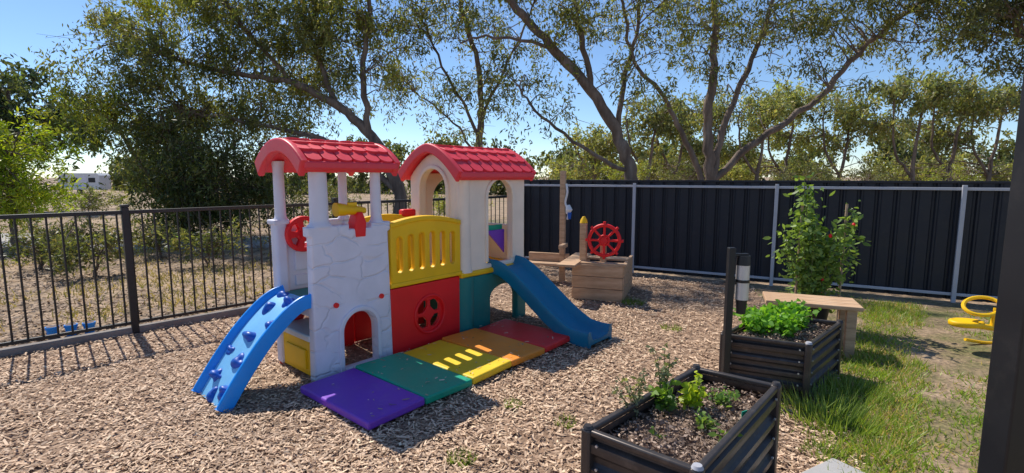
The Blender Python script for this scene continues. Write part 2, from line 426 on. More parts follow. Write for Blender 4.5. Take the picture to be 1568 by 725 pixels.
def tuft(cx, cy, n, r, h, c1=(.14, .22, .04), c2=(.28, .38, .09)):
    a = R.uniform(0, 2 * math.pi, n); q = r * np.sqrt(R.uniform(0, 1, n))
    c = np.stack([cx + q * np.cos(a), cy + q * np.sin(a), np.full(n, .004)], 1)
    ax = np.stack([np.cos(a) * R.uniform(0, .9, n), np.sin(a) * R.uniform(0, .9, n), np.ones(n)], 1); ax = unit(ax)
    hh = R.uniform(.4, 1, (n, 1)) * h; s_ = unit(np.cross(ax, R.normal(size=(n, 3)))) * .005
    vv = np.stack([c - s_, c + s_, c + ax * hh], 1).reshape(-1, 3)
    g = R.uniform(0, 1, (n, 1)); return vv, np.array([c1]) * (1 - g) + np.array([c2]) * g
VV, CC = [], []
for (cx, cy, nn, r, h) in [(-.27, 2.55, 150, .08, .05), (.005, 3.2, 90, .06, .05), (.33, 2.95, 90, .07, .05), (1.45, 5.9, 160, .12, .09), (1.6, 4.9, 80, .1, .06), (2.0, 2.95, 260, .2, .17), (1.95, 3.1, 360, .25, .2), (2.35, 3.35, 300, .25, .16), (1.7, 2.6, 100, .1, .08)]:
    a_, b2 = tuft(cx, cy, nn, r, h); VV.append(a_); CC.append(b2)
np_mesh('weed_tufts', np.concatenate(VV), 3, M_grassb, np.concatenate(CC))
n = 70000
y = 4.5 + R.uniform(0, 1, n) ** 1.3 * 14; x = R.uniform(-1.3, .3, n) * y; p = np.stack([x, y], 1)
ok = (side_pool(p) * inside_sign < -.1) & (R.uniform(0, 1, n) < .2 + .9 * wob(x, y, .6))
x, y = x[ok], y[ok]; n = len(x)
ax = unit(np.stack([R.normal(0, .6, n), R.normal(0, .6, n), np.ones(n)], 1)); c = np.stack([x, y, np.zeros(n)], 1); h = R.uniform(.03, .12, (n, 1))
s_ = unit(np.cross(ax, R.normal(size=(n, 3)))) * .008
g = R.uniform(0, 1, (n, 1)); cc = np.array([[.14, .16, .05]]) * (1 - g) + np.array([[.46, .36, .19]]) * g
np_mesh('dry_grass', np.stack([c - s_, c + s_, c + ax * h], 1).reshape(-1, 3), 3, M_grassb, cc)

# ------------------------------------------------------------------ picket fence
pk = empty('metal_picket_fence', (C0[0], C0[1], 0), math.atan2(PD[1], PD[0]))
V, F = [], []
LEN = 10.5
d = .1
while d < LEN:
    tube_data(V, F, [(d, 0, .09), (d, 0, 1.17)], .0085, 6); d += .098
mk('pickets', V, F, M_black, pk, sm=True, ang=50)
box('top_rail', (LEN / 2, 0, 1.185), (LEN, .036, .036), M_black, pk, .004)
box('bottom_rail', (LEN / 2, 0, .11), (LEN, .03, .03), M_black, pk, .004)
for i, dd in enumerate([.03, 1.4, 3.5, 5.62, 7.9, 10.2]):
    box('post_%d' % i, (dd, 0, .61), (.058, .058, 1.24), M_black, pk, .004)
    box('cap_%d' % i, (dd, 0, 1.245), (.066, .066, .025), M_black, pk, .004)
box('sleeper_edging', (LEN / 2, -.02, .03), (LEN, .09, .07), M_edge, pk, .01)

# ------------------------------------------------------------------ sheet steel fence
sf = empty('corrugated_metal_fence', (C0[0], C0[1], 0), math.atan2(FD[1], FD[0]))
V, F = [], []; prof = []
xx = 0
while xx < 11.5:
    prof += [(xx, 0), (xx + .10, 0), (xx + .115, .022), (xx + .135, .022), (xx + .15, 0), (xx + .165, 0), (xx + .172, .006), (xx + .18, 0)]; xx += .19
for (a_, b2) in prof: V += [(a_, b2 + .03, .03), (a_, b2 + .03, 1.45)]
for i in range(len(prof) - 1): F.append((2 * i, 2 * i + 2, 2 * i + 3, 2 * i + 1))
ob = mk('sheet', V, F, M_cb, sf); m_ = ob.modifiers.new('s', 'SOLIDIFY'); m_.thickness = .004
box('top_cap', (5.7, .04, 1.455), (11.6, .05, .03), M_cb, sf, .004)
box('top_rail', (5.7, 0, 1.375), (11.6, .028, .035), M_rail, sf, .004)
box('bottom_rail', (5.7, 0, .10), (11.6, .028, .035), M_rail, sf, .004)
for i in range(7): box('post_%d' % i, (.0 + 1.966 * i, -.03, .71), (.045, .035, 1.42), M_rail, sf, .004)

# ------------------------------------------------------------------ PLAYSET
ps = empty('plastic_climbing_playset', (-1.434, 3.563, 0), math.radians(49))
X = (1, 0, 0); Yv = (0, 1, 0); Z = (0, 0, 1)
out = [(-.015, 0), (.675, 0), (.665, .55), (.655, 1.08), (.68, 1.095), (.68, 1.16), (.5, 1.16), (.5, 1.125), (.31, 1.125), (.31, 1.16), (-.02, 1.16), (-.02, 1.095), (.005, 1.08), (-.005, .55)]
panel('castle_front_wall', out, [archhole(.22, .52, .04, .47)], .085, (0, .045, 0), X, Z, M_castle, ps, .014)
ar = [(.185, .0)] + [(.37 - .185 * math.cos(a), .32 + .185 * math.sin(a)) for a in np.linspace(0, math.pi, 17)] + [(.555, 0), (.52, 0)] + [(.37 + .15 * math.cos(a), .32 + .15 * math.sin(a)) for a in np.linspace(0, math.pi, 17)] + [(.22, 0)]
panel('door_arch_trim', ar, [], .03, (0, -.003, .012), X, Z, M_grey, ps, .008)
for i, sx in enumerate((.17, .57)):
    tube('bolt_%d' % i, [(sx, -.012, .56), (sx, .01, .56)], .02, M_red, ps)
panel('castle_back_wall', [(0, .6), (.66, .6), (.66, 1.16), (.45, 1.16), (.45, .98), (.2, .98), (.2, 1.16), (0, 1.16)], [], .06, (0, .60, 0), X, Z, M_grey, ps, .012)
box('wall_inset', (.22, .565, .84), (.16, .02, .16), M_grey, ps, .008)
box('wall_inset_small', (.22, .565, .68), (.16, .02, .09), M_grey, ps, .008)
panel('castle_back_base', [(0, 0), (.66, 0), (.66, .58), (0, .58)], [archhole(.18, .5, .05, .44)], .06, (0, .60, 0), X, Z, M_red, ps)
box('rear_pier', (.035, .585, .60), (.10, .10, 1.16), M_grey, ps, .025)
box('pier_cap', (.035, .585, 1.165), (.13, .13, .04), M_grey, ps, .012)
box('right_pier', (.63, .585, .86), (.09, .10, .58), M_grey, ps, .025)
box('castle_floor', (.33, .31, .585), (.62, .50, .045), M_teal, ps, .01)
panel('side_cupboard', [(.08, .02), (.55, .02), (.55, .29), (.08, .29)], [], .05, (.03, 0, 0), Yv, Z, M_yel, ps, .012)
panel('side_cupboard_inset', [(.16, .07), (.47, .07), (.47, .22), (.16, .22)], [], .02, (.0, 0, 0), Yv, Z, M_yel, ps, .006)
box('side_counter', (.12, .32, .325), (.28, .50, .05), M_white, ps, .012)
box('side_beam', (.03, .32, .53), (.06, .46, .09), M_grey, ps, .015)
def pillar(nm, x, y, z0, z1, r, mat, fx=1, fy=1):
    zs = [(0, 1.35), (.03, 1.35), (.06, 1.08), (.12, 1), (.85, .95), (.93, 1.05), (1, 1.2)]
    V, F = [], []; tube_data(V, F, [(0, 0, z0 + (z1 - z0) * a) for a, b in zs], [r * b for a, b in zs], 20)
    V = [(x + vx * fx, y + vy * fy, vz) for vx, vy, vz in V]
    return mk(nm, V, F, mat, ps, sm=True, ang=50)
pillar('pillar_front_left', .10, .06, 1.15, 1.64, .054, M_grey, 1.3, 1.0)
pillar('pillar_front_right', .585, .06, 1.15, 1.64, .038, M_grey, 1.15, 1)
pillar('pillar_rear_left', .05, .575, 1.17, 1.64, .042, M_grey)
pillar('pillar_rear_right', .60, .575, 1.15, 1.64, .038, M_grey)

def roof(prefix, s0, s1, n0, n1, z0, rise, power, mat, tiles_s, rows, ps, drop=.07):
    yc = (n0 + n1) / 2; hw = (n1 - n0) / 2
    def zz(q): return z0 + rise * (1 - abs(q) ** power)
    def pt(q): return (yc + q * hw, zz(q))
    qs = np.linspace(-1, 1, 33)
    top = [pt(q) for q in qs]; th = .045
    bot = [(yc + q * (hw - .03), zz(q) - th - .012 * abs(q)) for q in qs]
    L = s1 - s0
    panel(prefix + '_shell', top + bot[::-1], [], L - .05, ((s0 + s1) / 2, 0, 0), Yv, Z, mat, ps, .008)
    for e, (se) in enumerate((s0, s1)):
        o2 = [(yc + q * (hw + .022), zz(q) + .022) for q in qs] + [(yc + q * (hw - .035), zz(q) - drop) for q in qs][::-1]
        panel(prefix + '_fascia_%d' % e, o2, [], .055, (se, 0, 0), Yv, Z, mat, ps, .014)
    for sgn in (-1, 1):
        box(prefix + '_eave_%d' % (sgn > 0), ((s0 + s1) / 2, yc + sgn * hw, z0 - .01), (L, .04, .06), mat, ps, .015)
    V, F = [], []
    tw = (L - .06) / tiles_s
    for sgn in (-1, 1):
        for r in range(rows):
            qa = 1 - (r + 0.02) / rows; qb = max(qa - 1.2 / rows, 0.0)
            A = Vector((0, yc + sgn * qa * hw, zz(qa))); B = Vector((0, yc + sgn * qb * hw, zz(qb)))
            dn = (A - B).normalized(); nr = Vector((0, dn.z * sgn, -dn.y * sgn))
            if nr.z < 0: nr = -nr
            ln = (A - B).length
            for i in range(tiles_s + (r % 2)):
                cx = s0 + .03 + tw * (i + (.5 if r % 2 == 0 else 0))
                cx = min(max(cx, s0 + .03 + tw * .3), s1 - .03 - tw * .3)
                hw2 = tw * .47
                outline = [(-hw2, ln), (hw2, ln), (hw2, ln * .25)] + [(hw2 * math.cos(a), ln * .25 - ln * .25 * math.sin(a)) for a in np.linspace(.3, math.pi - .3, 6)] + [(-hw2, ln * .25)]
                b0 = len(V); m = len(outline)
                for lift in (.0, 1):
                    for (ox, oy) in outline:
                        hgt = (.034 if lift else .002) - (.020 * oy / ln if lift else 0)
                        k = .94 if lift else 1
                        P = A - dn * (oy) + nr * hgt
                        V.append((cx + ox * k, P.y, P.z))
                F.append(tuple(b0 + m + k for k in range(m)))
                for k in range(m): F.append((b0 + k, b0 + (k + 1) % m, b0 + m + (k + 1) % m, b0 + m + k))
    mk(prefix + '_tiles', V, F, mat, ps, bevel=.003)
roof('castle_roof', -.05, .73, -.04, .68, 1.61, .17, 2.1, M_roof, 6, 4, ps, .085)
roof('house_roof', 1.40, 2.47, -.06, .82, 1.545, .27, 1.7, M_roof, 7, 4, ps)

def rail_outline():
    return [(.68, .60), (1.46, .60), (1.46, 1.12)] + [(.68 + .78 * t, 1.10 + .07 * math.sin(math.pi * (t * .85 + .12))) for t in np.linspace(.97, .02, 14)] + [(.68, 1.10)]
slots = [slot(.77 + .118 * i, .72, .74 + .28 + .02 * math.sin(i / 5 * 3.14), .031) for i in range(6)]
panel('bridge_rail_front', rail_outline(), slots, .06, (0, .035, 0), X, Z, M_yel, ps, .012)
panel('bridge_rail_trim', [(.67, .60), (1.47, .60), (1.47, .64), (.67, .64)], [], .085, (0, .035, 0), X, Z, M_yel, ps, .012)
panel('bridge_rail_top', [(.68 + .78 * t, 1.115 + .07 * math.sin(math.pi * (t * .85 + .12))) for t in np.linspace(0, 1, 16)] + [(.68 + .78 * t, 1.07 + .07 * math.sin(math.pi * (t * .85 + .12))) for t in np.linspace(1, 0, 16)], [], .085, (0, .035, 0), X, Z, M_yel, ps, .014)
panel('bridge_rail_rear', rail_outline(), slots, .06, (0, .60, 0), X, Z, M_yel, ps, .012)
box('bridge_floor', (1.07, .32, .585), (.80, .52, .045), M_teal, ps, .01)
def redpanel(nm, yy):
    cx, cz = 1.09, .30
    panel(nm, [(.67, .02), (1.47, .02), (1.47, .59), (.67, .59)], [circle(cx, cz, .165, 40)], .06, (0, yy, 0), X, Z, M_red, ps, .012)
    panel(nm + '_port_ring', circle(cx, cz, .182, 40), [circle(cx, cz, .155, 40)], .09, (0, yy, 0), X, Z, M_red, ps, .01)
    holes = []
    for k in range(4):
        a0 = 45 + 90 * k
        holes.append([(cx + r * math.cos(math.radians(a0 + da)), cz + r * math.sin(math.radians(a0 + da))) for r, da in [(.07, -32), (.12, -37), (.14, -18), (.143, 0), (.14, 18), (.12, 37), (.07, 32), (.055, 0)]])
    panel(nm + '_port_grille', circle(cx, cz, .16, 40), holes, .03, (0, yy, 0), X, Z, M_red, ps, .005)
redpanel('crawl_panel_front', .05)
panel('crawl_panel_rear', [(.67, .02), (1.47, .02), (1.47, .59), (.67, .59)], [archhole(.86, 1.3, .04, .5)], .06, (0, .60, 0), X, Z, M_red, ps, .012)

base_out = [(1.47, 0), (1.86, 0), (1.86, .30)] + [(2.06 - .20 * math.cos(a), .30 + .12 * math.sin(a)) for a in np.linspace(0, math.pi, 12)] + [(2.27, .3), (2.27, 0), (2.42, 0), (2.42, .56), (1.47, .56)]
panel('house_base_front', base_out, [], .08, (0, .04, 0), X, Z, M_teal, ps, .016)
panel('house_base_rear', base_out, [], .08, (0, .74, 0), X, Z, M_teal, ps, .016)
side = [(.02, 0), (.16, 0), (.16, .3)] + [(.39 - .23 * math.cos(a), .30 + .14 * math.sin(a)) for a in np.linspace(0, math.pi, 12)] + [(.62, 0), (.76, 0), (.76, .56), (.02, .56)]
panel('house_base_right', side, [], .08, (2.40, 0, 0), Yv, Z, M_teal, ps, .016)
panel('house_base_left', side, [], .06, (1.50, 0, 0), Yv, Z, M_teal, ps, .014)
box('house_floor_band', (1.945, .39, .59), (.99, .81, .05), M_yel, ps, .015)
for i, (cx, cy) in enumerate([(1.54, .07), (2.34, .07), (1.54, .71), (2.34, .71)]):
    V, F = [], []
    tube_data(V, F, [(cx, cy, .61), (cx, cy, .66), (cx, cy, 1.5), (cx, cy, 1.58)], [.098, .085, .078, .088] if i == 0 else [.075, .06, .052, .06], 24)
    mk('corner_column_%d' % i, V, F, M_cream, ps, sm=True)
tube('column_base_teal', [(1.54, .065, 0), (1.54, .065, .565)], [.105, .1], M_teal, ps, 24)
def gable(y0, y1):
    yc = (y0 + y1) / 2; hw = (y1 - y0) / 2
    return [(y0, .61), (y1, .61), (y1, 1.52)] + [(yc + q * hw, 1.52 + .225 * (1 - abs(q) ** 1.7)) for q in np.linspace(.95, -.95, 20)] + [(y0, 1.52)]
panel('house_gable_left', gable(.03, .75), [archhole(.19, .58, .66, 1.60)], .075, (1.50, 0, 0), Yv, Z, M_cream, ps, .016)
panel('house_gable_right', gable(.03, .75), [archhole(.2, .57, 1.0, 1.52)], .075, (2.38, 0, 0), Yv, Z, M_cream, ps, .016)
panel('house_front_wall', [(1.5, .61), (2.4, .61), (2.4, 1.56), (1.5, 1.56)], [archhole(1.82, 2.19, .655, 1.50)], .075, (0, .045, 0), X, Z, M_cream, ps, .016)
arf = [(1.79, .68)] + [(2.005 - .215 * math.cos(a), 1.31 + .215 * math.sin(a)) for a in np.linspace(0, math.pi, 17)] + [(2.22, .68), (2.185, .68)] + [(2.005 + .18 * math.cos(a), 1.31 + .18 * math.sin(a)) for a in np.linspace(0, math.pi, 17)] + [(1.825, .68)]
panel('front_arch_trim', arf, [], .03, (0, .003, 0), X, Z, M_cream, ps, .009)
arl = [(.155, .68)] + [(.385 - .23 * math.cos(a), 1.405 + .23 * math.sin(a)) for a in np.linspace(0, math.pi, 17)] + [(.615, .68), (.58, .68)] + [(.385 + .19 * math.cos(a), 1.405 + .19 * math.sin(a)) for a in np.linspace(0, math.pi, 17)] + [(.19, .68)]
panel('left_arch_trim', arl, [], .03, (1.455, 0, 0), Yv, Z, M_cream, ps, .009)
panel('house_rear_wall', [(1.5, .61), (2.4, .61), (2.4, 1.56), (1.5, 1.56)], [archhole(1.72, 2.19, 1.02, 1.50)], .075, (0, .735, 0), X, Z, M_cream, ps, .016)
box('rear_sill', (1.95, .70, 1.0), (.56, .05, .035), M_cream, ps, .01)
panel('window_shelf_green', [(1.8, 1.02), (2.2, 1.02), (2.2, .93), (1.8, .93)], [], .02, (0, .16, 0), X, Z, M_mgreen, ps, .004)
panel('pennant_purple', [(1.93, .97), (2.2, .97), (2.2, .72)], [], .02, (0, .13, 0), X, Z, M_purp, ps, .004)

sec = [(-.19, -.055), (-.2, .04), (-.195, .085), (-.18, .095), (-.165, .085), (-.148, .03), (-.12, .008), (0, 0), (.12, .008), (.148, .03), (.165, .085), (.18, .095), (.195, .085), (.2, .04), (.19, -.055), (.17, -.055), (.165, -.02), (-.165, -.02), (-.17, -.055)]
path = [(2.08, .06, .60), (2.08, -.06, .595), (2.09, -.20, .53), (2.10, -.42, .375), (2.11, -.66, .20), (2.12, -.86, .085), (2.125, -1.0, .06), (2.125, -1.12, .06)]
sweep('curved_slide', path, sec, (1, 0, 0), M_slide, ps)
sec2 = [(-.235, -.05), (-.24, .02), (-.235, .05), (-.215, .055), (-.2, .035), (-.19, .0), (.19, .0), (.2, .035), (.215, .055), (.235, .05), (.24, .02), (.235, -.05), (.21, -.05), (.2, -.02), (-.2, -.02), (-.21, -.05)]
cpath = [(.0, .27, .615), (-.07, .27, .605), (-.18, .265, .54), (-.33, .26, .405), (-.47, .255, .24), (-.58, .25, .09), (-.635, .245, .01)]
M_climb = plastic('light_blue_plastic', (.20, .55, .90), rough=.35)
sweep('climbing_ramp', cpath, sec2, (0, 1, 0), M_blue, ps)
sec3 = [(-.185, .002), (.185, .002), (.185, .008), (-.185, .008)]
sweep('climbing_ramp_surface', cpath, sec3, (0, 1, 0), M_climb, ps)
cp = catmull(cpath, 8)
for i, (fr, wv, s_) in enumerate([(.12, .1, 1), (.22, -.08, 1.2), (.36, .08, 1.1), (.44, -.11, .9), (.54, .02, 1.4), (.64, .13, .9), (.68, -.08, 1.3), (.80, .08, 1.3), (.86, -.11, 1), (.93, .02, 1.1)]):
    idx = int(fr * (len(cp) - 2)); p_ = cp[idx]; tn = (cp[idx + 1] - cp[idx]).normalized()
    nr = Vector((0, 1, 0)).cross(tn); nr = nr if nr.z > 0 else -nr
    bm = bmesh.new(); bmesh.ops.create_icosphere(bm, subdivisions=3, radius=1)
    rs = np.random.default_rng(i)
    f1, f2, f3 = rs.uniform(1.5, 3, 3)
    for v_ in bm.verts:
        q = v_.co.copy(); k = 1 + .3 * math.sin(q.x * f1 + i) + .28 * math.sin(q.y * f2 * 1.4 + 2 * i) + .12 * math.sin(q.z * 4 + f3)
        q *= k
        v_.co = p_ + Vector((0, 1, 0)) * (wv + q.x * .044 * s_) + tn * (q.y * .036 * s_) + nr * (.006 + q.z * .030 * s_)
    me = bpy.data.meshes.new('rock_hold_%d' % i); bm.to_mesh(me); bm.free(); smooth(me, 80)
    o = bpy.data.objects.new('rock_hold_%d' % i, me); COL.objects.link(o); me.materials.append(M_dblue); o.parent = ps

tube('telescope_body', [(.22, .04, 1.275), (.24, .04, 1.275), (.30, .04, 1.27), (.31, .04, 1.268), (.43, .04, 1.26), (.44, .04, 1.26), (.47, .04, 1.258)], [.052, .05, .044, .038, .034, .026, .024], M_yel, ps, 20)
box('telescope_sight', (.36, .04, 1.31), (.08, .02, .03), M_yel, ps, .006)
panel('telescope_mount', [(.36, 1.06), (.44, 1.06), (.45, 1.17), (.42, 1.25), (.38, 1.25), (.35, 1.17)], [], .11, (0, .04, 0), X, Z, M_red, ps, .012)
panel('steering_wheel_red', circle(.20, 1.06, .145, 32), [[(.20 + r * math.cos(math.radians(72 * k + da)), 1.06 + r * math.sin(math.radians(72 * k + da))) for r, da in [(.06, -15), (.11, -20), (.115, 0), (.11, 20), (.06, 15)]] for k in range(5)], .05, (0, .52, 0), X, Z, M_red, ps, .01)
tube('wheel_hub', [(.20, .47, 1.06), (.20, .58, 1.06)], .035, M_red, ps)
box('red_clip', (1.30, .59, 1.17), (.16, .08, .07), M_red, ps, .02)

# ------------------------------------------------------------------ folding mat
fm = empty('folding_gym_mat', (-1.434, 3.563, 0), math.radians(49.5))
for i, m_ in enumerate([M_purp, M_mgreen, M_myel, M_morg, M_mred]):
    w_ = .436
    o = box('panel_%d' % i, (-.19 + w_ * (i + .5), -.515, .052 + (.005 if i % 2 else 0)), (w_ - .005, .84, .055), m_, fm, .014)
    o.rotation_euler = (.012 * (1 if i % 2 else -1), (.022 if i % 2 else -.022), .006 * (i % 3 - 1))
chips('stray_chips', R.uniform(-.15, 1.95, 110), -.515 + R.choice([-1, 1], 110) * .4 * R.uniform(0, 1, 110) ** .4, (.012, .04), (.006, .013), (.2, .13, .08), (.85, .66, .5), (.004, .008), .1, 1, .086, fm)

# ------------------------------------------------------------------ wooden ship play frame
sh = empty('wooden_ship_play_frame', (1.04, 6.05, 0), math.radians(-20))
for k in range(3):
    box('hull_board_front_%d' % k, (0, 0, .085 + .148 * k), (.62, .04, .142), M_wood, sh, .006)
    box('hull_board_right_%d' % k, (.30, .47, .085 + .148 * k), (.04, .9, .142), M_wood, sh, .006)
    box('hull_board_left_%d' % k, (-.29, .47, .085 + .148 * k), (.04, .9, .142), M_wood, sh, .006)
box('deck_left', (-.32, .2, .47), (.22, 1.0, .03), M_wood, sh, .006)
box('deck_front', (.02, .05, .462), (.66, .12, .028), M_wood, sh, .006)
box('deck_mid', (.02, .5, .462), (.6, .2, .028), M_wood, sh, .006)
box('wheel_post', (-.2, .12, .70), (.08, .08, .5), M_wood, sh, .006)
box('wheel_post_right', (.05, .12, .58), (.07, .07, .26), M_wood, sh, .006)
tube('brass_bell', [(-.2, .12, .95), (-.2, .12, .99), (-.2, .12, 1.03)], [.05, .04, .015], M_yel, sh)
cx, cy, cz, rr = .07, .05, .75, .185
V, F = [], []
tube_data(V, F, [(cx + rr * math.cos(a), cy, cz + rr * math.sin(a)) for a in np.linspace(0, 2 * math.pi, 33)[:-1]], .022, 10, closed=True)
tube_data(V, F, [(cx + .06 * math.cos(a), cy, cz + .06 * math.sin(a)) for a in np.linspace(0, 2 * math.pi, 17)[:-1]], .013, 8, closed=True)
for k in range(8):
    a = math.pi / 4 * k
    tube_data(V, F, [(cx, cy, cz), (cx + (rr + .045) * math.cos(a), cy, cz + (rr + .045) * math.sin(a))], [.012, .018], 8)
tube_data(V, F, [(cx, cy - .03, cz), (cx, cy + .05, cz)], .04, 12)
mk('red_ship_wheel', V, F, M_red, sh, sm=True, ang=50)
box('mast', (-.68, .95, .80), (.075, .075, 1.6), M_wood, sh, .006)
box('cross_arm', (-.88, .95, .36), (.6, .05, .12), M_wood, sh, .006)
box('mast_brace', (-.63, .80, .55), (.06, .3, .06), M_wood, sh, .006)
box('bench_board', (-.9, .9, .28), (.55, .3, .035), M_wood, sh, .006)
box('bench_leg', (-1.12, .9, .13), (.07, .07, .26), M_wood, sh, .006)
V, F = [], []
rope = [(-.62, .90, 1.42), (-.60, .88, 1.3), (-.63, .89, 1.15), (-.58, .88, 1.05), (-.6, .9, .92)]
tube_data(V, F, catmull(rope, 5), .016, 6)
tube_data(V, F, [(-.59, .88, 1.12), (-.57, .87, 1.06), (-.59, .88, 1.0)], [.03, .05, .03], 8)
mk('hanging_rope', V, F, M_white, sh, sm=True)
tube('rope_float', [(-.56, .86, 1.02), (-.56, .86, .93)], [.03, .022], M_dblue, sh)

# ------------------------------------------------------------------ raised beds
def bed(name, corners, h, soilz):
    cen = np.mean(corners, axis=0); e = empty(name, (cen[0], cen[1], 0))
    cs = [Vector((c[0] - cen[0], c[1] - cen[1], 0)) for c in corners]
    V, F = [], []
    nz = 40
    def prof(z):
        u = (z / h * 5) % 1
        return .012 * math.tanh(4 * math.sin(2 * math.pi * u))
    for i in range(4):
        a, b = cs[i], cs[(i + 1) % 4]; t = (b - a).normalized(); nr = Vector((t.y, -t.x, 0))
        if nr.dot((a + b) / 2) < 0: nr = -nr
        b0 = len(V)
        zs = [.01 + (h - .03) * k / nz for k in range(nz + 1)]
        for z_ in zs:
            off = nr * prof(z_)
            V.append(a + off + Vector((0, 0, z_))); V.append(b + off + Vector((0, 0, z_)))
        for k in range(nz): F.append((b0 + 2 * k, b0 + 2 * k + 1, b0 + 2 * k + 3, b0 + 2 * k + 2))
        L = (b - a).length; ang = math.atan2(t.y, t.x); mid = (a + b) / 2
        box('rim_%d' % i, (mid.x, mid.y, h - .008), (L - .03, .03, .026), M_bedm, e, .008, rz=ang)
    ob = mk('corrugated_side_panels', V, F, M_bedm, e); m_ = ob.modifiers.new('s', 'SOLIDIFY'); m_.thickness = .006
    V, F = [], []
    for i, c in enumerate(cs):
        a = cs[i - 1]; t = (c - a); nx = cs[(i + 1) % 4] - c
        box('corner_post_%d' % i, (c.x, c.y, h / 2 + .003), (.045, .045, h + .006), M_bedm, e, .01, rz=math.atan2(t.y, t.x))
        tube('corner_cap_%d' % i, [(c.x, c.y, h + .006), (c.x, c.y, h + .018)], [.022, .016], M_rail if i == 1 else M_bedm, e, 12)
        for tt, q in ((nx.normalized(), c + nx.normalized() * .05), (-t.normalized(), c - t.normalized() * .05)):
            nr = Vector((tt.y, -tt.x, 0)); nr = nr if nr.dot(c) > 0 else -nr
            for z_ in (.1 * h, .3 * h, .5 * h, .7 * h, .9 * h):
                pp = q + nr * .012 + Vector((0, 0, z_)); tube_data(V, F, [pp, pp + nr * .008], .006, 8)
    mk('bolts', V, F, M_steel, e, sm=True)
    n = 28; V, F = [], []
    for i in range(n + 1):
        for j in range(n + 1):
            u, v = i / n, j / n
            p_ = cs[0] * (1 - u) * (1 - v) + cs[1] * u * (1 - v) + cs[2] * u * v + cs[3] * (1 - u) * v
            p_ = p_ * .985
            V.append((p_.x, p_.y, soilz + .022 * wob(p_.x * 6, p_.y * 6, 1) + R.normal(0, .005)))
    for i in range(n):
        for j in range(n): F.append((i * (n + 1) + j, (i + 1) * (n + 1) + j, (i + 1) * (n + 1) + j + 1, i * (n + 1) + j + 1))
    mk('soil', V, F, M_soil, e)
    m = 3500; u = R.uniform(.03, .97, (m, 1)); v = R.uniform(.03, .97, (m, 1))
    c4 = np.array([tuple(q) for q in cs])
    P_ = c4[0] * (1 - u) * (1 - v) + c4[1] * u * (1 - v) + c4[2] * u * v + c4[3] * (1 - u) * v
    P_[:, 2] = soilz + .015 + .022 * wob(P_[:, 0] * 6, P_[:, 1] * 6) + R.uniform(0, .012, m)
    ax = R.normal(size=(m, 3)); ax[:, 2] *= .3
    g = R.uniform(0, 1, (m, 1)) ** 1.3; kk = np.array([[.09, .055, .04]]) * (1 - g) + np.array([[.6, .44, .33]]) * g
    np_mesh('mulch_bits', leaf_verts(P_, ax, R.uniform(.006, .028, m), R.uniform(.005, .014, m)), 4, M_chip, kk, e)
    return e
bed('raised_garden_bed', [(.31, 1.94), (.65, 1.655), (1.30, 2.37), (.99, 2.60)], .5, .42)
bed('raised_garden_bed', [(1.51, 3.47), (1.976, 3.24), (2.52, 3.76), (2.05, 4.0)], .41, .36)

def plant(name, base, stems, leafL, leafW, per, c1, c2, spread=.06, stemr=.004, droop=.3, flowers=None, lo=.15):
    e = empty(name, base); V, F = [], []; C, A, SZ = [], [], []
    for (dx, dy, h) in stems:
        pts = [(0, 0, 0), (dx * .35, dy * .35, h * .5), (dx, dy, h)]
        cp = catmull([(p_[0] + R.normal(0, .01), p_[1] + R.normal(0, .01), p_[2]) for p_ in pts], 5)
        tube_data(V, F, cp, [stemr * (1 - .6 * i / (len(cp) - 1)) for i in range(len(cp))], 5)
        cpn = np.array([tuple(q) for q in cp])
        k = (R.uniform(lo, 1, per) ** .8) * (len(cp) - 1); i0 = k.astype(int); i1 = np.minimum(i0 + 1, len(cp) - 1)
        pos = cpn[i0] + (cpn[i1] - cpn[i0]) * (k - i0)[:, None] + R.normal(0, spread, (per, 3)) * .6
        ax = R.normal(size=(per, 3)); ax[:, 2] = ax[:, 2] * .5 - droop + .2
        C.append(pos); A.append(ax); SZ.append(R.uniform(.5, 1.2, per))
    mk('stems', V, F, M_stem, e, sm=True)
    C = np.concatenate(C); A = np.concatenate(A); SZ = np.concatenate(SZ); n = len(C)
    g = R.uniform(0, 1, (n, 1)); kk = np.array([c1]) * (1 - g) + np.array([c2]) * g
    C[:, 2] = np.maximum(C[:, 2], .01)
    np_mesh('leaves', leaf_verts(C, A, leafL * SZ, leafW * SZ, True), 6, M_leaf, kk, e)
    if flowers:
        c_, nf, r_ = flowers
        V, F = [], []
        for q in range(nf):
            i = R.integers(0, n); p_ = C[i]
            tube_data(V, F, [(p_[0], p_[1], p_[2]), (p_[0], p_[1], p_[2] + r_), (p_[0], p_[1], p_[2] + r_ * 2)], [r_ * .5, r_, r_ * .4], 8)
        mk('fruit', V, F, c_, e, sm=True)
    return e
M_stem = noisemat('plant_stem', [(.10, .12, .04), (.2, .2, .09)], 8)
rr = lambda a, b: R.uniform(a, b)
plant('basil_plant', (.56, 2.18, .42), [(rr(-.12, .06), rr(-.06, .08), rr(.14, .26)) for _ in range(9)], .028, .014, 22, (.12, .15, .08), (.32, .34, .2), .012, .003)
plant('basil_plant', (.72, 2.32, .42), [(rr(-.05, .08), rr(-.05, .05), rr(.15, .3)) for _ in range(7)], .03, .016, 20, (.12, .15, .08), (.3, .34, .18), .012, .003)
plant('basil_plant', (.72, 2.26, .42), [(rr(-.04, .05), rr(-.04, .05), rr(.07, .15)) for _ in range(7)], .045, .028, 16, (.10, .20, .03), (.28, .45, .08), .02, .003)
plant('leafy_herb', (.84, 2.26, .42), [(rr(-.05, .05), rr(-.04, .04), rr(.12, .21)) for _ in range(7)], .042, .03, 18, (.22, .36, .02), (.6, .68, .06), .022, .003)
plant('leafy_herb', (.83, 2.08, .42), [(rr(-.05, .05), rr(-.05, .05), rr(.03, .10)) for _ in range(6)], .04, .022, 7, (.12, .24, .05), (.32, .45, .12), .015, .003)
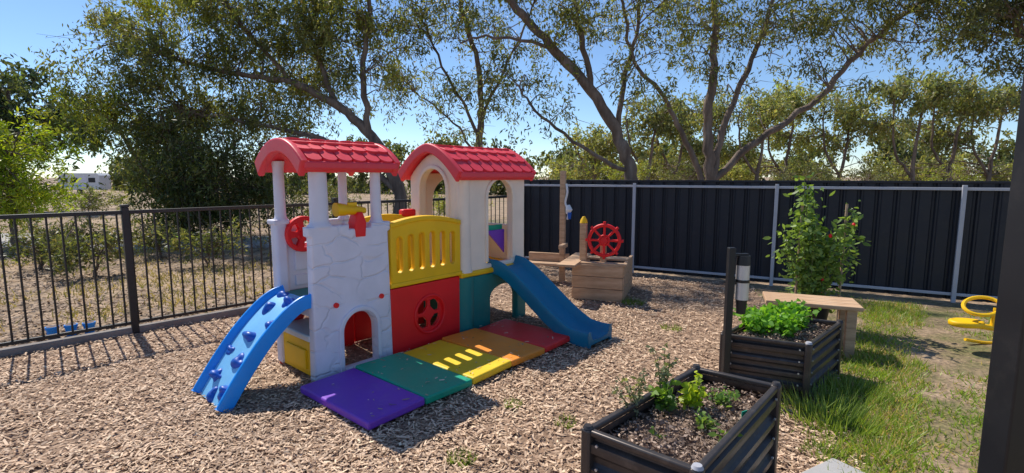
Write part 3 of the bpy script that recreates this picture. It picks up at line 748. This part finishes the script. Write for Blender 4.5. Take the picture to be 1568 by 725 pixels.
plant('trailing_herb', (1.0, 2.32, .42), [(rr(-.1, .12), rr(-.07, .05), rr(.02, .07)) for _ in range(10)], .028, .018, 18, (.10, .22, .05), (.28, .42, .12), .025, .002)
plant('seedling', (.88, 1.98, .42), [(rr(-.04, .04), rr(-.04, .04), rr(.04, .09)) for _ in range(4)], .035, .02, 5, (.08, .18, .03), (.2, .34, .06), .012, .002)
plant('seedling', (.62, 2.0, .42), [(rr(-.03, .03), rr(-.03, .03), rr(.04, .08)) for _ in range(3)], .035, .02, 5, (.08, .18, .03), (.2, .34, .06), .012, .002)
box('plant_label', (1.02, 2.10, .46), (.035, .004, .08), M_mgreen, None, .001, rz=.5)
for (px, py_) in [(1.78, 3.6), (1.98, 3.55), (2.14, 3.72), (1.92, 3.75), (2.2, 3.85)]:
    plant('lettuce_plant', (px, py_, .37), [(rr(-.12, .12), rr(-.12, .12), rr(.06, .17)) for _ in range(20)], .045, .03, 26, (.09, .26, .02), (.30, .58, .07), .03, droop=0)

tp = plant('tomato_plant', (3.0, 4.95, 0), [(rr(-.24, .22), rr(-.15, .15), rr(.8, 1.25)) for _ in range(13)] + [(-.16, 0, 1.5), (-.12, .03, 1.42), (-.05, 0, 1.32), (.36, 0, 1.2), (.44, .0, .95), (.38, 0, 1.08), (.42, .05, .75), (-.3, 0, .8), (-.32, 0, 1.0)], .075, .036, 105, (.08, .15, .03), (.30, .44, .12), .085, .008, .5, (M_red, 8, .018), .3)
for i, dx in enumerate((-.14, .30)):
    tube('stake_%d' % i, [(dx, .02, 0), (dx + .01, .02, 1.25)], .012, M_woodg, tp, 8)
tube('pot', [(0, 0, .0), (0, 0, .26), (0, 0, .28)], [.14, .18, .19], M_black, tp, 20)

bn = empty('timber_bench', (2.62, 4.33, 0), math.radians(-22))
for k in range(3): box('seat_slat_%d' % k, (0, -.13 + .125 * k, .435), (.72, .118, .035), M_wood, bn, .006)
for i, (lx, ly) in enumerate([(-.29, -.13), (.29, -.13), (-.29, .13), (.29, .13)]):
    box('leg_%d' % i, (lx, ly, .208), (.075, .055, .415), M_woodg, bn, .006)
box('stretcher', (0, .13, .15), (.5, .025, .06), M_woodg, bn, .004)

lp = empty('solar_garden_light', (1.5, 3.40, 0))
box('post', (0, 0, .52), (.045, .045, 1.04), M_black, lp, .004)
box('arm_top', (.055, 0, .99), (.12, .03, .02), M_black, lp, .003)
tube('lamp_cap', [(.085, 0, .92), (.085, 0, .985)], [.048, .042], M_black, lp, 20)
tube('lamp_tube', [(.085, 0, .68), (.085, 0, .92)], .044, M_steel, lp, 20)
tube('lamp_ring', [(.085, 0, .80), (.085, 0, .82)], .047, M_black, lp, 20)
tube('lamp_lower', [(.085, 0, .58), (.085, 0, .68)], [.03, .038], M_black, lp, 20)
box('clip', (.04, 0, .8), (.06, .02, .03), M_black, lp, .003)

vp = empty('verandah_post', (1.565, 1.5, 0))
box('shaft', (0, 0, 1.6), (.09, .09, 3.2), M_black, vp, .006)
box('base_plate', (0, 0, .006), (.16, .16, .012), M_black, vp, .002)

ss = empty('yellow_seesaw', (4.43, 4.3, 0), math.radians(3))
tube('beam', catmull([(-.45, 0, .24), (-.2, 0, .2), (0, 0, .18), (.2, 0, .2), (.45, 0, .24)], 5), .025, M_yel, ss, 12)
for sg in (-1, 1):
    V, F = [], []
    tube_data(V, F, [(sg * .33 + .15 * math.cos(a), .09 * math.sin(a), .40 + sg * -.03 * math.cos(a) + .05 * math.sin(a)) for a in np.linspace(0, 2 * math.pi, 25)[:-1]], .016, 8, closed=True)
    tube_data(V, F, [(sg * .22, 0, .2), (sg * .20, 0, .38)], .018, 8)
    mk('handle_ring', V, F, M_yel, ss, sm=True)
    panel('seat', [(sg * .46 + .14 * math.cos(a), .1 * math.sin(a)) for a in np.linspace(0, 2 * math.pi, 25)[:-1]], [], .05, (0, 0, .25), X, Yv, M_yel, ss, .018)
for k in (-1, 1):
    tube('rocker', catmull([(-.3, k * .15, .05), (-.1, k * .15, .015), (.1, k * .15, .015), (.3, k * .15, .05)], 4), .014, M_yel, ss, 8)
    tube('strut', [(0, k * .15, .02), (0, 0, .19)], .016, M_yel, ss, 8)

for i in range(3):
    q = empty('blue_plant_pot', (-4.33 + .115 * i, 4.60 + .07 * i, 0))
    tube('pot', [(0, 0, 0), (0, 0, .095), (0, 0, .096), (0, 0, .12)], [.036, .046, .052, .052], M_blue, q, 16)
    tube('soil', [(0, 0, .11), (0, 0, .121)], .044, M_soil, q, 16)

box('paving_slab', (1.62, 2.3, .02), (.36, .3, .04), M_conc, None, .01, rz=.5)

cv = empty('parked_caravan', (-38.0, 45, 0), .1); cv.scale = (.68, .68, .68)
panel('body', [(-2.4, .55), (-2.55, 1.2), (-2.3, 2.5), (-2.0, 2.7), (2.2, 2.7), (2.5, 2.4), (2.5, .55)], [], 2.2, (0, 0, 0), X, Z, M_white, cv, .05)
for i, wx in enumerate((-1.7, -.5, 1.6)): panel('window_%d' % i, [(wx - .4, 1.5), (wx + .4, 1.5), (wx + .4, 2.1), (wx - .4, 2.1)], [], .04, (0, -1.11, 0), X, Z, M_black, cv, .01)
panel('door', [(.35, .7), (1.0, .7), (1.0, 2.3), (.35, 2.3)], [], .03, (0, -1.11, 0), X, Z, M_grey, cv, .01)
panel('stripe', [(-2.4, 1.0), (.3, 1.0), (.3, 1.12), (-2.4, 1.12)], [], .02, (0, -1.11, 0), X, Z, M_blue, cv, .004)
tube('wheel', [(.0, -1.1, .33), (0, -.9, .33)], .33, M_black, cv, 20); tube('drawbar', [(-2.5, 0, .5), (-3.5, 0, .5)], .05, M_black, cv)

# ------------------------------------------------------------------ TREES
def CR(y, lst, rx=1.0, ry=1.1, rz=.7, n=9, **k): return [((a[0], y + R.uniform(-.6, .6), a[1]), (rx, ry, rz), int(n * (a[2] if len(a) > 2 else 1))) + ((a[3],) if len(a) > 3 else ()) for a in lst]
lime = (1.6, 1.6, .9)
tree('spreading_gum_tree', [
    ([(-2.75, 12, 0), (-2.7, 12, 1.3), (-3.4, 12.3, 2.5), (-4.3, 12.5, 3.25), (-5.4, 12.7, 3.8), (-7.1, 13, 4.1), (-8.7, 13, 4.5)], .18, .04),
    ([(-2.75, 12, 1.2), (-4.3, 12.4, 2.3), (-6.3, 12.8, 2.8), (-8.3, 13, 3.2)], .09, .03),
    ([(-3.4, 12.3, 2.5), (-3.6, 12.5, 4), (-3.5, 12.8, 5.8), (-3.6, 12.6, 7.6), (-3.2, 12, 9.6)], .09, .03),
    ([(-4.3, 12.5, 3.25), (-5, 12.9, 5), (-5.6, 13, 6.6)], .07, .03),
    ([(-4.3, 12.4, 2.3), (-5.2, 12.5, 2.5), (-6.2, 12.5, 2.3)], .04, .015),
    ([(-5.4, 12.7, 3.8), (-6.6, 12.9, 5.2), (-7.6, 13, 6.6)], .06, .03)],
    CR(13, [(-9.6, 5.1), (-8.3, 5.7, 1.2, lime), (-6.6, 5.6, 1.4), (-5.1, 5.4, 1.4), (-3.7, 5.7, 1.0, (1.3, 1.3, 1)), (-9.6, 3.9), (-8.6, 4.1, 1.2), (-7.1, 4.4, 1.3), (-5.7, 4.5, 1.2), (-9.3, 2.9, 1, lime), (-8.3, 2.9, 1.2), (-7.2, 2.9, 1.0), (-3.1, 4.7, .8), (-4.4, 4.4, .9), (-6.0, 3.4, .9), (-5, 3.5, .55), (-5.6, 2.4, .5), (-2.9, 3.6, .3),
            (-8, 6.9), (-6, 6.9, .7), (-4, 6.7, .7)], n=16)
    + [((-3.4, 12, 9.3), (1.2, 1.2, .7), 12), ((-2.2, 11.6, 9.9), (1.0, 1.0, .6), 8)], seed=11, perclump=230)  # unseen top crowns, added to cast dappled shade on the rear yard
tree('bushy_wattle_tree', [
    ([(-8.2, 12.6, 0), (-8.2, 12.6, 1.5), (-8.6, 12.6, 3)], .12, .04), ([(-8.2, 12.6, .8), (-7.3, 12.4, 1.8), (-6.6, 12.4, 2.4)], .07, .03), ([(-8.3, 12.6, .8), (-9.2, 12.6, 1.8), (-9.7, 12.6, 2.8)], .07, .03)],
    CR(12.3, [(-9.0, 2.5), (-8.2, 2.2), (-7.0, 2.0), (-8.5, 1.3), (-7.8, 1.1), (-6.8, 1.1), (-8.4, .5), (-7.2, .5), (-6.2, 1.7, .8), (-6.1, .8, .8), (-9.9, 3.2, .7, lime)], rx=.8, n=16, rz=.5), seed=12, perclump=190, base=(.06, .08, .03), hi=(.16, .18, .05))
tree('slender_gum_tree', [
    ([(-.95, 14, 0), (-.93, 14, 2.2), (-.85, 14, 3.4), (-.95, 14, 4.6), (-1.4, 14, 6.2), (-1.8, 13.8, 7.8), (-1.6, 13.4, 9.6)], .12, .03),
    ([(-.9, 14, 2.6), (-1.85, 14, 4.5), (-2.5, 14, 5.8)], .05, .02), ([(-.88, 14, 3), (-.1, 14, 4.6), (.6, 14, 6.2)], .05, .02),
    ([(-.93, 14, 2.0), (-1.6, 14, 3.0), (-2.6, 14, 3.8)], .04, .015)],
    CR(14, [(-2.4, 5.6), (-1.5, 5.8, .8), (-2.6, 3.9, .5), (-1.5, 3.9, .5), (-.4, 5.3, .8), (-.1, 3.9, .5), (-3, 4.6, .5), (-1.7, 2.9, .3), (-.3, 2.9, .25), (-1.1, 6.9, .7), (-2.6, 6.8, .7), (.2, 6.5, .7)], n=12)
    + [((-1.6, 13, 9.6), (1.3, 1.2, .7), 12)], seed=13, perclump=170)  # high crown out of view, added to dapple shade over ship and dirt
tree('leaning_gum_tree', [
    ([(2.95, 12, 0), (2.85, 12, 1.5), (2.5, 12, 2.4), (1.85, 12, 3.5), (1.0, 12, 4.4), (.25, 12, 5.2), (-.35, 12, 5.9), (-.9, 11.8, 7.2), (-.8, 11.5, 9)], .18, .05),
    ([(2.5, 12, 2.4), (2.6, 12.2, 3.65), (2.9, 12.3, 4.8), (3.0, 12.4, 6.2)], .08, .03),
    ([(1.85, 12, 3.5), (1.6, 12, 4.65), (1.45, 12, 5.6), (1.4, 12, 6.6), (.9, 11.7, 8.6)], .08, .03),
    ([(2.8, 12, 1.6), (1.77, 11.9, 2.1), (.7, 11.8, 2.9), (.1, 11.8, 3.6)], .06, .02),
    ([(1.0, 12, 4.4), (-.2, 12, 4.7), (-1.2, 12, 4.6)], .05, .02)],
    CR(12, [(.8, 5.0, .6), (1.6, 5.2, .6), (2.4, 5.3, .7), (1.9, 4.0, .35), (.3, 4.2, .4), (3.2, 5.0, .5), (1, 6.4, .8), (2.5, 6.4, .8), (0, 6.3, .8), (.7, 2.8, .25), (2.9, 3.7, .2), (-.8, 4.7, .4)], n=12, rx=.8)
    + [((-.7, 11.4, 9.2), (1.1, 1.2, .6), 12), ((.9, 11.4, 8.8), (1.1, 1.1, .6), 10)], seed=14, perclump=150)  # unseen upper crowns, added to throw shade near the right fence and lawn
tree('forked_gum_tree', [
    ([(4.95, 12.5, 0), (4.9, 12.5, 1.5), (4.75, 12.5, 2.9), (4.85, 12.5, 4.2), (4.8, 12.5, 5.7), (4.7, 12.5, 7)], .18, .05),
    ([(4.93, 12.5, 1.2), (5.15, 12.5, 2.6), (5.6, 12.5, 3.9), (6.0, 12.5, 5), (6.3, 12.5, 6.5)], .1, .04),
    ([(4.93, 12.5, 1.4), (6.0, 12.4, 2.4), (7.3, 12.3, 3.4), (8.3, 12.2, 4.6), (9.5, 12, 5.6), (10.3, 12, 6.3)], .10, .04),
    ([(4.93, 12.5, 1.0), (4.2, 12.4, 2.4), (3.6, 12.3, 3.4), (2.9, 12.2, 4.2), (2.5, 12.2, 5.7)], .08, .03)],
    CR(12.5, [(3.6, 5.4, .5), (4.4, 5.4, .7), (5.5, 5.1, .9), (6.6, 5.3, .9), (5.7, 3.2, .35), (7.5, 5.3, .9), (4.3, 4.2, .25), (6.7, 4.1, .35), (8.6, 4.9, .9), (9.7, 4.9, .8), (10.8, 5.1, .7), (8.2, 3.9, .25), (5, 6.7, .6), (7, 6.7, .6), (9, 6.4, .6), (5.2, 4.1, .3)], n=12, rx=.8, rz=.55), seed=15, perclump=170)
tree('overhanging_gum_tree', [
    ([(13.2, 10.5, 0), (12.8, 10.5, 2.5), (11.8, 10.6, 4.6), (10.4, 10.8, 5.6), (9, 11, 6)], .2, .05), ([(12.4, 10.5, 3.4), (11.2, 10.6, 4.0), (10.4, 10.7, 4.4)], .08, .03)],
    CR(11, [(9.2, 5.3, .7), (10.3, 4.9, 1.0), (9.9, 5.5, .8), (10.7, 4.1, .6), (8.2, 5.5, .6), (11.6, 4.6, .7), (9.5, 6.3, .5)], n=15, rx=.8, rz=.55), seed=16, perclump=200, base=(.07, .085, .035), hi=(.18, .19, .06))
tree('lime_shrub', [([(-10.9, 11, 0), (-10.9, 11, 1.0), (-10.8, 11, 2)], .08, .03)],
     [((-10.8, 11, 2.0), (.9, 1, .8), 34), ((-10.7, 11, 1.0), (.9, .9, .6), 26), ((-12.3, 11.5, 1.7), (.8, 1, 1.1), 20)], seed=17, perclump=150, base=(.17, .25, .02), hi=(.42, .50, .04), sig=.24, droop=0)
tree('dark_pine_tree', [([(-21.5, 22, 0), (-21.5, 22, 5)], .25, .08)],
     [((-21.5, 22, 5), (2.2, 2, 1.2), 26), ((-21, 22, 3.4), (2, 2, 1), 20), ((-24, 22, 4.6), (2, 2, 1.5), 20), ((-18.7, 22, 3.7), (1.2, 1.5, 1), 12, lime)], seed=18, perclump=140, leafL=.28, leafW=.11, sig=.45, base=(.04, .065, .035), hi=(.10, .13, .05))
dl, dc = [], []
rs = np.random.default_rng(5)
for (x_, z_, s_) in [(4.5, 3.4, 1), (7, 4.7, 1.2), (8.9, 4.2, 1), (10.9, 4.8, 1.2), (13, 4.8, 1.1), (15.3, 5.5, 1.3), (17.9, 5.1, 1.2), (20.2, 5.8, 1.4), (22.7, 5.4, 1.2), (25, 5.2, 1.3), (27.5, 5.5, 1.4)]:
    yy = 26 + rs.uniform(-2, 3)
    dl.append(([(x_ + rs.uniform(-.5, .5), yy, 0), (x_, yy, 2), (x_ + .3, yy, z_ - .5)], .14, .05)); dl.append(([(x_, yy, 1.5), (x_ - 1, yy, 3), (x_ - 1.2, yy, z_)], .09, .03))
    t_ = rs.uniform(.85, 1.4)
    dc += [((x_, yy, z_), (1.3 * s_, 1.4, .9), int(20 * s_), (t_, t_, t_)), ((x_ + rs.uniform(-1.2, 1.2), yy + 1, z_ - 1.6), (1.6, 1.3, .8), 14, (t_, t_, t_)), ((x_ + rs.uniform(-1.2, 1.2), yy + 3, 1.9), (1.6, 1.0, .6), 11, (t_, t_, t_))]
tree('distant_gum_trees', dl, dc, seed=19, perclump=130, leafL=.22, leafW=.085, sig=.42, base=(.16, .18, .08), hi=(.36, .37, .15), twig=.03)
dl, dc = [], []
for i in range(50):
    x_ = -72 + i * 2.9 + rs.uniform(-1, 1); yy = 46 + rs.uniform(-4, 8); h_ = rs.uniform(2.2, 5.2) if x_ > -20 else rs.uniform(2.6, 4.8); t_ = rs.uniform(.7, 1.4)
    if -48 < x_ < -26: yy += 6
    if i % 2 == 0: dl.append(([(x_, yy, 0), (x_, yy, h_)], .15, .05))
    dc += [((x_, yy, h_ * .75), (2.2, 1.5, h_ * .35), 16, (t_, t_, t_ * .9)), ((x_, yy, .9), (2.2, 1.5, .7), 12, (t_, t_, t_ * .9))]
tree('distant_tree_line', dl, dc, seed=20, perclump=90, leafL=.4, leafW=.2, sig=.6, base=(.08, .105, .05), hi=(.21, .22, .09), twig=0)
def shrub(name, x_, y_, z_, r, n, b=(.06, .09, .025), h=(.15, .18, .05), seed=1, per=110):
    tree(name, [([(x_, y_, 0), (x_ + .05, y_, z_)], .03, .01)], [((x_, y_, z_), r, n)], seed=seed, perclump=per, leafL=.08, leafW=.03, sig=.17, base=b, hi=h, droop=-.1, twig=.01)
for i, (x_, y_, z_, r, n, lm) in enumerate([(-6.4, 7.6, .3, (.6, .5, .2), 12, 0), (-7.8, 8.2, .35, (.7, .5, .25), 14, 0), (-5.2, 8.4, .3, (.6, .4, .2), 10, 0), (-3.9, 8.9, .3, (.6, .4, .25), 10, 0), (-6.6, 9.3, .35, (.7, .4, .25), 14, 0),
        (-5.2, 14.5, .7, (1, .8, .5), 20, 0), (-3.4, 16.5, .8, (1.2, .8, .6), 22, 0), (-1.6, 15.5, .7, (1.1, .8, .5), 18, 1), (4.0, 19, 1.5, (1.3, 1, .8), 30, 1), (7, 20, 1.5, (1.6, 1, .8), 30, 0), (17, 19.5, 1.3, (1.2, 1, .8), 26, 1), (11, 19, 1.2, (1.6, 1, .7), 30, 0), (14, 20, 1.3, (1.6, 1, .7), 26, 0), (1.4, 17, 1.0, (1, 1, .6), 22, 0), (-12, 9, .4, (.8, .6, .3), 14, 0), (-9.5, 7.5, .3, (.6, .5, .2), 12, 0), (-8.6, 9.6, .4, (.8, .5, .3), 16, 0),
        (-16, 19, .6, (1.6, .8, .5), 24, 0), (-12, 20, .6, (1.6, .8, .5), 22, 0), (-20, 24, .5, (1.8, .8, .4), 22, 1), (-7, 19, .9, (1.6, .8, .7), 26, 0)]):
    if lm: shrub('green_shrub', x_, y_, z_, r, n, (.18, .22, .04), (.4, .42, .08), 30 + i)
    else: shrub('scrub_bush', x_, y_, z_, r, n, (.08, .10, .04), (.22, .23, .10), 30 + i)
